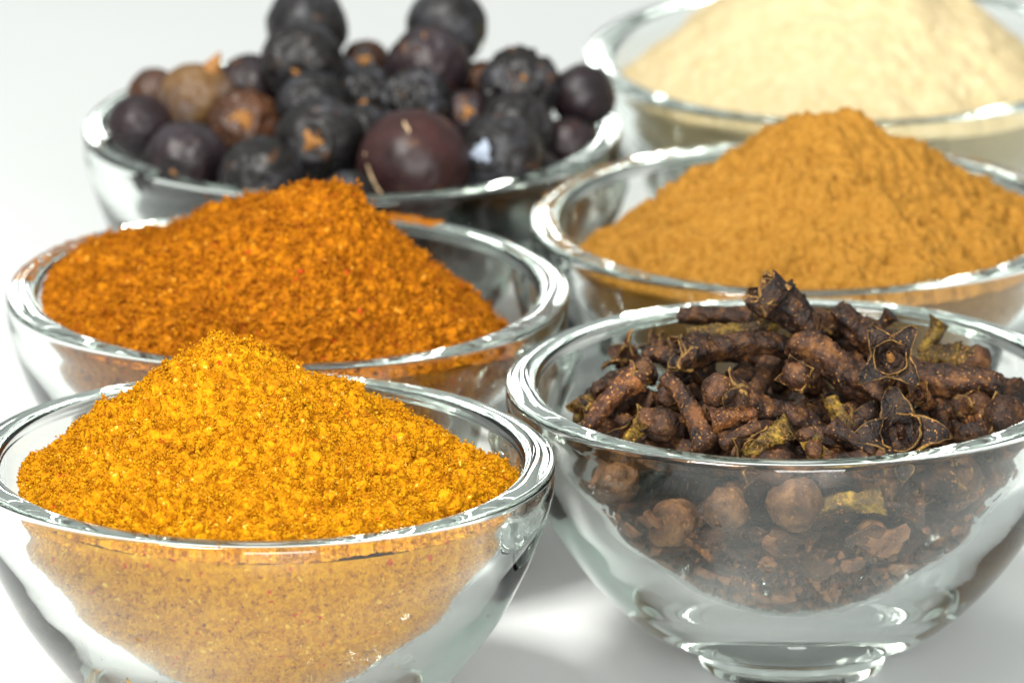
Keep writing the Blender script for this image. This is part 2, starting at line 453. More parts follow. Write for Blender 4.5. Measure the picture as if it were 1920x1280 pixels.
heap("curry_powder_heap", "A", "coarse bright yellow curry powder heaped to a peak in the front left bowl", CURRY, 430,
     (-4.4, 0.0, 12.9), bumpfn(-1.9, (180, 40, 0.4), (60, 35, -2.5), (130, 30, -2.0)), 0, bumpfn(1.0, (170, 60, -0.06)), 150000, 0.105, 11, amp=1.15, crease=1.1, clod=0.7, roundness=0.09, power=1.02)
heap("orange_powder_heap", "B", "deep orange ground spice heaped in the bowl behind the yellow curry", PAPRIKA, 330,
     (4.3, -1.0, 12.3), bumpfn(-1.6, (145, 45, 2.9), (38, 46, -5.8), (345, 22, -.8)), 0, bumpfn(1.0), 75000, 0.12, 22, amp=1.2, crease=1.2, clod=0.55, roundness=0.05, power=1.12)
heap("tan_powder_heap", "E", "fine tan brown powder with small cracks heaped in the bowl behind the cloves", CINNAMON, 330,
     (1.4, 0.0, 11.7), bumpfn(-2.0, (150, 40, -3.5), (20, 30, 1.5)), 0, bumpfn(1.0), 0, 0.16, 33, amp=1.15, roundness=0.13, power=1.0, lumps=0.9, fgain=0.53, clod=0.28, crease=0.12, fbase=0.3, sidek=0.3)
heap("cream_powder_heap", "F", "very fine pale cream powder mounded in the farthest right bowl", GINGER, 220,
     (-1.5, 0.0, 13.0), bumpfn(-2.2, (90, 60, -3.0)), 0, bumpfn(1.0), 0, 0.3, 44, amp=0.6, crease=0.12, clod=0.4, fbase=0.4, sidek=0.3, pits=0.35, roundness=0.25, power=1.0, fgain=0.5)

# dust left on the rims
def rim_dust(name, key, label, mat, spans, count, seed):
    g = np.random.default_rng(seed)
    octa = np.array([(1, 0, 0), (-1, 0, 0), (0, 1, 0), (0, -1, 0), (0, 0, 1), (0, 0, -1)], float)
    f8 = np.array([(0, 2, 4), (2, 1, 4), (1, 3, 4), (3, 0, 4), (2, 0, 5), (1, 2, 5), (3, 1, 5), (0, 3, 5)])
    V, T, k = [], [], 0
    for a0, a1, frac, size in spans:
        for _ in range(int(count * frac)):
            a = math.radians(g.uniform(a0, a1)); b = g.uniform(0.7, 3.0)
            r = g.uniform(27.1, 29.3); z = 30.7
            s = size * g.uniform(0.5, 1.6)
            p = np.array([math.cos(a) * r, math.sin(a) * r, z]) + np.array([0, 0, s * 0.4])
            V.append(octa * s * g.uniform(0.6, 1.3, (6, 1)) + p); T.append(f8 + k); k += 6
    me = mesh_np(name, np.vstack(V), np.vstack(T), [mat], True, g.random(k))
    x, y = BOWLS[key]
    return tag(link(name, me, loc=(x, y, 0)), label, "powder dust", None, "stuff")
rim_dust("yellow_dust", "A", "tiny yellow grains stuck on the rim of the curry bowl", CURRY, [(-20, 70, 1.0, 0.05)], 160, 1)
rim_dust("orange_dust", "B", "orange crumbs clinging to the rim of the orange powder bowl", PAPRIKA, [(56, 74, 0.9, 0.16), (135, 175, 1.0, 0.11), (-10, 40, 0.2, 0.05)], 420, 2)
rim_dust("tan_dust", "E", "tan powder dusted along the rim of the tan powder bowl", CINNAMON, [(120, 235, 1.0, 0.10), (20, 60, 0.25, 0.10)], 900, 3)

def wall_dust(name, key, label, mat, a0, a1, count, seed):
    g = np.random.default_rng(seed)
    octa = np.array([(1, 0, 0), (-1, 0, 0), (0, 1, 0), (0, -1, 0), (0, 0, 1), (0, 0, -1)], float)
    f8 = np.array([(0, 2, 4), (2, 1, 4), (1, 3, 4), (3, 0, 4), (2, 0, 5), (1, 2, 5), (3, 1, 5), (0, 3, 5)])
    V, T, k = [], [], 0
    for _ in range(count):
        a = math.radians(g.uniform(a0, a1)); z = 29.4 - abs(g.normal()) * 4.0
        if z < 20: continue
        s = g.choice([.03, .05, .08], p=[.5, .35, .15]); r = inner_radius(z) - s * .8
        V.append(octa * s * g.uniform(0.6, 1.3, (6, 1)) + [math.cos(a) * r, math.sin(a) * r, z]); T.append(f8 + k); k += 6
    me = mesh_np(name, np.vstack(V), np.vstack(T), [mat], True, g.random(k))
    x, y = BOWLS[key]
    return tag(link(name, me, loc=(x, y, 0)), label, "powder dust", None, "stuff")
wall_dust("yellow_dust", "A", "fine yellow dust on the bare inner wall of the curry bowl", CURRY, 5, 80, 260, 5)
wall_dust("orange_dust", "B", "fine orange dust on the bare inner wall of the orange powder bowl", PAPRIKA, 0, 80, 300, 6)
wall_dust("tan_dust", "E", "fine tan dust on the bare inner wall of the tan powder bowl", CINNAMON, 90, 190, 500, 7)

# ------------------------------------------------------------------ juniper berries
def icosphere(sub):
    t = (1 + 5 ** 0.5) / 2
    V = [(-1, t, 0), (1, t, 0), (-1, -t, 0), (1, -t, 0), (0, -1, t), (0, 1, t), (0, -1, -t), (0, 1, -t), (t, 0, -1), (t, 0, 1), (-t, 0, -1), (-t, 0, 1)]
    F = [(0, 11, 5), (0, 5, 1), (0, 1, 7), (0, 7, 10), (0, 10, 11), (1, 5, 9), (5, 11, 4), (11, 10, 2), (10, 7, 6), (7, 1, 8), (3, 9, 4), (3, 4, 2), (3, 2, 6), (3, 6, 8), (3, 8, 9), (4, 9, 5), (2, 4, 11), (6, 2, 10), (8, 6, 7), (9, 8, 1)]
    V = [np.array(v) / np.linalg.norm(v) for v in V]
    for _ in range(sub):
        cache = {}; F2 = []
        def mid(a, b):
            k = (min(a, b), max(a, b))
            if k not in cache:
                v = V[a] + V[b]; V.append(v / np.linalg.norm(v)); cache[k] = len(V) - 1
            return cache[k]
        for a, b, c in F:
            x, y, z = mid(a, b), mid(b, c), mid(c, a)
            F2 += [(a, x, z), (b, y, x), (c, z, y), (x, y, z)]
        F = F2
    return np.array(V), np.array(F)
ICO4 = icosphere(4); ICO3 = icosphere(3); ICO2 = icosphere(2)

def unit(v):
    v = np.array(v, float); return v / np.linalg.norm(v)
TOCAM = unit([0, -math.cos(PITCH), math.sin(PITCH)])
CR, CU = np.array([1.0, 0, 0]), unit([0, math.sin(PITCH), math.cos(PITCH)])
def facing(dx, dy):
    """direction on a ball that appears dx right, dy up of its middle (fractions of its radius)"""
    return unit(CR * dx + CU * dy + TOCAM * math.sqrt(max(0.02, 1 - dx * dx - dy * dy)))

def berry_mesh(r, seed, wrinkle, dent, stretch=(1, 1, 1), mat=B_BLACK):
    V, F = ICO4
    P = V * r * np.array(stretch)
    d = 0.045 * r * noise(V * 1.3 + seed) * 2
    d += wrinkle * r * 1.35 * (-np.abs(noise(V * 2.6 + seed * 3.1)) * 0.34 - np.abs(noise(V * 5.5 + seed)) * 0.14 + 0.09)
    if dent is not None:
        c = V @ dent
        d -= r * 0.10 * np.exp(-((1 - c) / 0.05))
        d += r * 0.035 * np.exp(-((c - 0.90) / 0.03) ** 2)
    return mesh_np("juniper_berry", P + V * d[:, None], F, [mat])

def star_mesh(r, direction, size, seed, mat, rays=3, off=0.985, lift=0.05):
    """three-rayed scar lying on the tip of a berry"""
    g = np.random.default_rng(seed)
    d = unit(direction); a = unit(np.cross(d, [0.3, 0.2, 1])); b = np.cross(d, a)
    n = 12 * rays; rings = 5
    V = []
    ph0 = g.uniform(0, 6)
    for k in range(rings + 1):
        for i in range(n):
            ph = 2 * math.pi * i / n
            rad = size * (0.42 + 0.58 * max(0, math.cos(ph * rays + ph0)) ** 1.4 + 0.10 * g.normal()) * k / rings
            p = unit(d + (a * math.cos(ph) + b * math.sin(ph)) * rad)
            h = off - lift * 1.0 * (k / rings) ** 2 + 0.05 * (1 - k / rings) + 0.012 * g.normal()
            V.append(p * r * h)
    V = np.array(V).reshape(rings + 1, n, 3)
    Q = []
    for k in range(rings):
        for i in range(n):
            Q.append((k * n + i, (k + 1) * n + i, (k + 1) * n + (i + 1) % n, k * n + (i + 1) % n))
    return mesh_np("scar", V.reshape(-1, 3), Q, [mat])

def tube_mesh(name, pts, rad, mat, nseg=6):
    pts = np.array(pts, float); V = []; n = len(pts)
    for i in range(n):
        t = unit(pts[min(i + 1, n - 1)] - pts[max(i - 1, 0)])
        a = unit(np.cross(t, [0.1, 0.3, 1])); b = np.cross(t, a)
        rr = rad[i] if hasattr(rad, '__len__') else rad
        for k in range(nseg):
            ph = 2 * math.pi * k / nseg
            V.append(pts[i] + rr * (a * math.cos(ph) + b * math.sin(ph)))
    Q = [(i * nseg + k, i * nseg + (k + 1) % nseg, (i + 1) * nseg + (k + 1) % nseg, (i + 1) * nseg + k) for i in range(n - 1) for k in range(nseg)]
    return mesh_np(name, V, Q, [mat])

bx, by = BOWLS['C']
# px, py, radius px, depth rel. to bowl, skin, wrinkle, tip (dx, dy, size, colour) or None, label
BERRIES = [
 (575, 48, 73, 11, B_BLACK, .15, None, "black juniper berry on the very top of the pile, left of two"),
 (838, 50, 71, 11, B_BLACK, .15, None, "black juniper berry on the very top of the pile, right of two"),
 (568, 122, 74, 3.5, B_BLACK, .5, (-.1, -.3, .22, 0), "dull black wrinkled berry just below the top left berry"),
 (683, 122, 45, 9, B_BROWN, .4, (-.05, .15, .42, 0), "small brown berry with an orange spot between the two tallest berries"),
 (803, 128, 74, 4, B_PURPLE, .4, (-.1, .8, .2, 0), "purple wrinkled berry just below the top right berry"),
 (905, 160, 42, 11, B_BROWN, .4, None, "small brown berry half hidden behind the pile's right shoulder"),
 (975, 162, 66, 2.5, B_BLACK, 1.2, (.1, .2, .2, 0), "black strongly wrinkled berry left of the round berry on the right rim"),
 (1093, 181, 58, 2.5, B_PURPLE, .15, None, "smooth dark berry resting on the right rim of its bowl"),
 (873, 216, 48, -3, B_PURPLE, .4, (.1, .1, .5, 0), "purple berry with a bright orange stalk scar right of centre"),
 (778, 196, 60, -3.5, B_BLACK, 1.3, (.2, -.3, .25, 0), "black shrivelled berry directly above the largest berry"),
 (690, 182, 54, .5, B_BLACK, .9, (-.1, -.25, .35, 0), "blackish wrinkled berry with a pale spot at the pile's centre"),
 (588, 203, 64, -1.5, B_BLACK, .5, None, "matt black berry above the one with the orange star"),
 (466, 165, 60, 7, B_PURPLE, .3, (-.15, -.35, .42, 0), "purple berry with an orange blotch right of the tan berry"),
 (370, 187, 68, 2.5, B_TAN, .35, None, "tan brown berry with a small pointed stalk, the only light one"),
 (290, 178, 48, 8, B_BROWN, .3, None, "brown berry partly hidden behind the tan berry at left"),
 (262, 240, 60, -1, B_PURPLE, .2, None, "leftmost dark purple berry against the left rim"),
 (350, 306, 75, -12, B_PURPLE, .25, (-.3, -.35, .3, 0), "dark purple berry at the front left rim with an orange spot"),
 (460, 240, 66, -4, B_BROWN, .9, (-.1, .3, .55, 0), "crumpled brown berry with orange rays left of centre"),
 (600, 268, 80, -10, B_BLACK, .35, (-.2, .0, .36, 0), "black berry whose orange star scar faces the camera"),
 (490, 338, 76, -18, B_BLACK, .35, None, "black berry at the front rim behind the orange peak's left slope"),
 (780, 312, 100, -16, B_PLUM, .16, None, "largest berry, smooth plum brown with golden cracks, at the front rim"),
 (937, 297, 76, -13.5, B_BLACK, .25, (-.5, .12, .52, 1), "dark berry with a blue-grey three-rayed tip at the front"),
 (968, 243, 68, -6, B_BLACK, .4, None, "dark berry just behind the one with the blue-grey tip"),
 (1070, 276, 54, -3, B_PURPLE, .15, None, "rightmost low purple berry close to the right rim"),
 (1010, 325, 42, -14, B_BLACK, .3, None, "small dark berry low at the front right rim"),
 (637, 152, 46, 7, B_BLACK, .5, None, "small black berry filling the gap left of the small brown berry"),
 (655, 375, 52, -21, B_BLACK, .3, None, "dark berry low behind the right slope of the orange peak"),
 (680, 245, 48, -6.5, B_BLACK, .4, None, "small shadowed berry between the orange star berry and the largest"),
]
cx_, cy_ = BOWLS['C']
pos, rad = [], []
for (px, py, rp, dy, *_r) in BERRIES:
    p = at(px, py, cy_ + dy)
    pos.append(p); rad.append(1.05 * rp / (FPX / (D + cy_ * .96 + dy)))
pos = np.array(pos); rad = np.array(rad)
# filler berries under them
g = np.random.default_rng(5)
fpos, frad = [], []
for z in (12.0, 18, 24.2, 30.0):
    rmax = (inner_radius(z) if z < 28 else 20.0) - 4.6
    k = 0
    for ring in np.arange(0, rmax + .1, 7.6):
        m = max(1, int(2 * math.pi * ring / 8.2))
        off = g.uniform(0, 6)
        for i in range(m):
            a = off + 2 * math.pi * i / m
            rr = ring + (rmax - ring if ring + 7.6 > rmax else 0)
            fpos.append((cx_ + math.cos(a) * rr, cy_ + math.sin(a) * rr, z + g.uniform(-.6, .6))); frad.append(g.uniform(3.6, 4.4))
fpos = np.array(fpos); frad = np.array(frad)
d = np.linalg.norm(fpos[:, None] - pos[None], axis=2) - frad[:, None] - rad[None]
ok = d.min(1) > -2.2
fpos, frad = fpos[ok], frad[ok]
allp = np.vstack([pos, fpos]); allr = np.concatenate([rad, frad]); nv = len(pos)
for it in range(120):
    dv = allp[:, None] - allp[None]; dist = np.linalg.norm(dv, axis=2) + np.eye(len(allp)) * 99
    ov = np.clip(allr[:, None] + allr[None] - 0.25 - dist, 0, None)
    mv = (dv / dist[..., None] * ov[..., None] * 0.3).sum(1)
    vis = mv[:nv]
    # the berries one sees only slide along their line of sight
    along = (vis @ TOCAM)[:, None] * TOCAM
    mv[:nv] = along + (vis - along) * 0.012
    allp += mv
    f = allp[nv:]
    rr = np.linalg.norm(f[:, :2] - [cx_, cy_], axis=1); lim = inner_radius(np.clip(f[:, 2], 10.5, 27)) - frad * 0.95
    s = np.minimum(1, lim / np.maximum(rr, 1e-6))
    f[:, :2] = [cx_, cy_] + (f[:, :2] - [cx_, cy_]) * s[:, None]
    f[:, 2] = np.maximum(f[:, 2], 7.5 + frad)
    f[:, 2] = np.minimum(f[:, 2], 29.5)
    allp[nv:] = f
pos = allp[:nv]; fpos = allp[nv:]
GB = "juniper berries heaped in their bowl"
for i, (px, py, rp, dy, mat, wr, tip, label) in enumerate(BERRIES):
    r = rad[i]
    dent = facing(tip[0], tip[1]) if tip and abs(tip[0]) + abs(tip[1]) < .9 else None
    st = (1, 1, 1)
    if mat is B_TAN: st = (1.0, 1.0, .95)
    me = berry_mesh(r, i * 2.7 + 1, wr, dent, st, mat)
    root = link("juniper_berry", me, loc=pos[i])
    tag(root, label, "juniper berry", GB)
    if tip:
        dd = facing(tip[0], tip[1])
        link("scar", star_mesh(r, dd, tip[2] * 1.1, i, TIP_BLUE if tip[3] else TIP_ORANGE, off=(1.0 if tip[3] else 0.985) if dent is None else (0.985 if tip[3] else .965)), root)
    if mat is B_TAN:
        d0 = facing(.42, .86); d1 = unit(d0 + np.array([0.25, 0, .5]))
        link("stalk", tube_mesh("stalk", [d0 * r * .9, d0 * r * 1.02, d0 * r * 1.1 + d1 * r * .1, d0 * r * 1.18 + d1 * r * .25], [1.1, .95, .6, .12], TIP_ORANGE, 8), root)
    if mat is B_PLUM:
        def arc(pts): return [facing(a, b) * r * 1.0 for a, b in pts]
        link("crack", tube_mesh("crack", arc([(-.86, .38), (-.84, .2), (-.8, 0), (-.74, -.2), (-.66, -.38), (-.52, -.56), (-.44, -.66)]), [.08, .22, .2, .16, .14, .12, .05], CRACK), root)
        link("crack", tube_mesh("crack", arc([(-.16, .78), (-.14, .7), (-.08, .62), (-.1, .52)]), [.1, .2, .16, .06], CRACK), root)
FB = [berry_mesh(4.0, 100 + k, .4, None, (1, 1, 1), (B_BLACK, B_PURPLE, B_BLACK)[k]) for k in range(3)]
for i, p in enumerate(fpos):
    o = link("juniper_berry", FB[i % 3], loc=p)
    o.scale = (frad[i] / 4.0,) * 3
    o.rotation_euler = tuple(g.uniform(0, 6, 3))
    tag(o, "dark juniper berry buried in the lower layers of the berry bowl", "juniper berry", "buried juniper berries seen only through the glass")

# ------------------------------------------------------------------ cloves
def stem_mesh(L, r0, r1, bend, seed, mat, wob=1.0, n=48, m=26):
    wob = wob * 1.3
    """hypanthium: from the thin foot at the origin to the calyx at +Z*L, bent sideways"""
    V = []
    for i in range(n + 1):
        t = i / n
        z = t * L
        if i == 0: z -= 0.0
        cx = bend * (t * t - t) * -4
        rad_ = r0 + (r1 - r0) * t ** 0.8
        rad_ *= (0.35 + 0.65 * math.sqrt(min(1, t / 0.05))) if t < 0.05 else 1
        if t > .80: rad_ *= 1 + 0.35 * ((t - .80) / .20) ** 1.2
        for k in range(m):
            ph = 2 * math.pi * k / m
            sq = 1 + 0.09 * math.cos(4 * ph)
            V.append((cx + rad_ * sq * math.cos(ph), rad_ * sq * math.sin(ph), z))
    V = np.array(V)
    ctr = np.repeat(V.reshape(n + 1, m, 3).mean(1), m, axis=0)
    out = V - ctr; ln = np.linalg.norm(out, axis=1)[:, None] + 1e-6; dirn = out / ln
    q = np.array([1, 1, .45]); V = V + np.stack([noise(V * [.0, .0, .16] + seed) , noise(V * [.0, .0, .16] + seed + 50), 0 * V[:, 2]], 1) * min(1.1, L * .09)
    dsp = wob * (0.20 * noise(V * .5 * q + seed) + 0.16 * noise(V * 1.2 * q + seed * 2) - 0.30 * np.abs(noise(V * np.array([2.2, 2.2, .5]) + seed)) - 0.22 * np.abs(noise(V * np.array([4.5, 4.5, 1.1]) + seed)) + 0.12 * noise(V * 4.2 + seed) + .08) * r1
    V = V + dirn * dsp[:, None]
    F = [(i * m + k, i * m + (k + 1) % m, (i + 1) * m + (k + 1) % m, (i + 1) * m + k) for i in range(n) for k in range(m)]
    V = np.vstack([V, [(0, 0, -0.15 * r0)], [(0, 0, L - .25 * r1)]])
    F = [tuple(f) for f in F]
    T = []
    for a, b, c, e in F: T += [(a, b, c), (a, c, e)]
    b0, t0 = (n + 1) * m, (n + 1) * m + 1
    for k in range(m):
        T.append((b0, (k + 1) % m, k)); T.append((t0, n * m + k, n * m + (k + 1) % m))
    return mesh_np("stem", V, T, [mat])

def sepal_mesh(r1, length, flare, seed, mats):
    """one calyx lobe, a thick pointed scale rooted at the rim (local +X outwards, +Z along the clove)"""
    nl, nw = 12, 9
    V = []
    g2 = np.random.default_rng(int(seed) + 900)
    for s in (1, -1):
        for i in range(nl + 1):
            t = i / nl
            wdt = r1 * 0.98 * (1 - t ** 1.5) ** 0.85 + 0.05
            x = r1 * .72 + math.sin(flare * t) * length * t ** .9
            z = -r1 * .25 + math.cos(flare * t * .9) * length * t
            for j in range(nw):
                u = (-1, -.9, -.6, -.3, 0, .3, .6, .9, 1)[j]
                cup = 0.30 * r1 * u * u * (1 - .3 * t)
                th = 0.24 * r1 * (1 - .75 * t) * (1 - .55 * u * u) * s
                V.append((x - cup * math.cos(flare * t) + th * math.cos(flare * t), u * wdt, z + cup * math.sin(flare * t) - th * math.sin(flare * t)))
    V = np.array(V)
    V += 0.16 * r1 * np.stack([noise(V * 1.1 + seed), noise(V * 1.1 + seed + 9), noise(V * 1.1 + seed + 20)], 1)
    per = (nl + 1) * nw
    F = [];mi = []
    def rim(i, j): return 1 if (j in (0, nw - 2) or i >= nl - 1) else 0
    for i in range(nl):
        for j in range(nw - 1):
            a = i * nw + j
            F.append((a, a + 1, a + nw + 1, a + nw)); mi.append(1 if (j in (0, nw - 2) or i == nl - 1) else 0)
            F.append((per + a, per + a + nw, per + a + nw + 1, per + a + 1)); mi.append(1 if (j in (0, nw - 2) or i == nl - 1) else 0)
        for j, sg in ((0, 1), (nw - 1, -1)):
            a = i * nw + j
            q = (a, a + nw, per + a + nw, per + a) if sg == 1 else (a, per + a, per + a + nw, a + nw)
            F.append(q); mi.append(1)
    for i in (0, nl):
        for j in range(nw - 1):
            a = i * nw + j
            F.append((a, a + 1, per + a + 1, per + a) if i else (a, per + a, per + a + 1, a + 1)); mi.append(1 if i else 0)
    return mesh_np("sepal", V, F, mats, True, None, mi)

def bud_mesh(r, seed, mat):
    V, F = ICO3
    P = V * r * np.array([1, 1, .92])
    ph = np.arctan2(V[:, 1], V[:, 0])
    d = 0.2 * r * noise(V * 1.6 + seed) - .12 * r * np.abs(noise(V * 3.2 + seed)) + .03 * r * noise(V * 5 + seed) - 0.07 * r * np.exp(-(np.sin(2 * ph) / .16) ** 2) * (V[:, 2] > 0.1) * np.clip(V[:, 2], 0, 1)
    return mesh_np("bud", P + V * d[:, None], F, [mat])

def cup_mesh(r, seed, mat):
    """square raised disc rim inside an open calyx with the style stub in the middle"""
    V, F = [], []
    n = 40
    prof = [(1.0, -.35), (1.03, .0), (.98, .30), (.94, .37), (.90, .30), (.84, .0), (.70, -.35), (.3, -.5), (.0, -.52)]
    for i, (a, b) in enumerate(prof):
        for k in range(n):
            ph = 2 * math.pi * k / n
            sq = 1 / (abs(math.cos(ph)) ** 2.6 + abs(math.sin(ph)) ** 2.6) ** (1 / 2.6)
            V.append((a * r * sq * math.cos(ph), a * r * sq * math.sin(ph), b * r))
    V = np.array(V); lipn = noise(np.stack([V[:, 0], V[:, 1], 0 * V[:, 0]], 1) * 1.1 / r + seed * 3); V[:, 2] += np.where(V[:, 2] > -.1 * r, lipn * r * .9, 0); V += .22 * r * np.stack([noise(V * 0.9 + seed), noise(V * 1.5 + seed + 4), noise(V * 1.5 + seed + 8)], 1)
    for i in range(len(prof) - 1):
        for k in range(n):
            F.append((i * n + k, i * n + (k + 1) % n, (i + 1) * n + (k + 1) % n, (i + 1) * n + k))
    return mesh_np("cup", V, F, [CLOVE_BLACK, CLOVE_EDGE], True, None, [1 if 2 <= (q // n) <= 3 else 0 for q in range(len(F))])

def stub_mesh(r, seed, mat):
    return tube_mesh("style", [(0, 0, -.3 * r), (.05 * r, 0, .0), (.12 * r, .05 * r, .35 * r), (.26 * r, .1 * r, .6 * r)], [.26 * r, .24 * r, .2 * r, .12 * r], mat, 8)

def make_clove(kind, L, r, bend, seed, skin, budmat=CLOVE_BUD, flare=1.1, slen=1.0, wob=1.0, budr=1.0, spin=0.0):
    """kind: 'bud', 'open', 'stem', 'ball'; foot at origin, head at +Z*L"""
    root = bpy.data.objects.new("clove", None); COL.objects.link(root)
    root.empty_display_size = 0.002
    if kind != 'ball':
        link("stem", stem_mesh(L, r * .62, r, bend, seed, skin, wob), root)
    if kind in ('bud', 'open'):
        for k in range(4):
            s = link("sepal", sepal_mesh(r * 1.15, r * 2.0 * slen, flare * (0.8 + 0.35 * ((seed * 7.3 + k * 2.1) % 1)), seed + k * 3.3, [CLOVE_BLACK if flare > 1.2 else skin, CLOVE_EDGE]), root, (0, 0, L))
            s.rotation_euler.z = k * math.pi / 2 + spin + 0.15 * math.sin(seed + k)
    if kind == 'bud':
        link("bud", bud_mesh(r * 1.34 * budr, seed, budmat), root, (0, 0, L + r * 1.15))
    if kind == 'open':
        link("cup", cup_mesh(r * 1.12, seed, CLOVE_OLIVE), root, (0, 0, L + r * .35))
        link("style", stub_mesh(r * 1.12, seed, TIP_ORANGE if flare > 1.34 and flare < 1.4 else CLOVE_RUST), root, (0, 0, L + r * .35))
    if kind == 'ball':
        link("bud", bud_mesh(r * 1.5 * budr, seed, budmat), root, (0, 0, 0))
    return root

def children(o): return [c for c in bpy.data.objects if c.parent is o]
def copy_thing(o):
    c = o.copy(); COL.objects.link(c)
    for ch in o.children:
        d = ch.copy(); COL.objects.link(d); d.parent = c
    return c
def keep_inside(t3, h3, margin):
    """slide a clove towards the axis of the bowl until it clears the glass"""
    t3, h3 = np.array(t3, float), np.array(h3, float)
    c = np.array([dx_, dy_])
    for _ in range(60):
        worst, push = 0, None
        for f in (0, .33, .67, 1.0):
            p = t3 + (h3 - t3) * f
            if p[2] > 30: continue
            d2 = p[:2] - c; rr = np.linalg.norm(d2)
            over = rr - (inner_radius(max(p[2] - margin * .5, 5.8)) - margin)
            if over > worst: worst, push = over, -d2 / max(rr, 1e-6)
        lowz = 6.2 + margin - min(t3[2], h3[2])
        if lowz > 0: t3[2] += lowz; h3[2] += lowz
        if worst <= 0.02: break
        mv = push * min(worst, .6)
        t3[:2] += mv; h3[:2] += mv
    return t3, h3
def orient(root, tail, head, spin=0.0, length=None):
    tail, head = np.array(tail, float), np.array(head, float)
    z = unit(head - tail); x = CU - z * (CU @ z)
    x = unit(x) if np.linalg.norm(x) > .05 else unit(np.cross(z, CR)); y = np.cross(z, x)
    q = Matrix(((x[0], y[0], z[0]), (x[1], y[1], z[1]), (x[2], y[2], z[2]))).to_quaternion() @ Quaternion((0, 0, 1), spin)
    root.rotation_mode = 'QUATERNION'; root.rotation_quaternion = q
    root.location = tuple(tail * U)

dx_, dy_ = BOWLS['D']
GC = "dried cloves piled up in the clove bowl"
SK = dict(d=CLOVE, r=CLOVE_RUST, o=CLOVE_OLIVE)
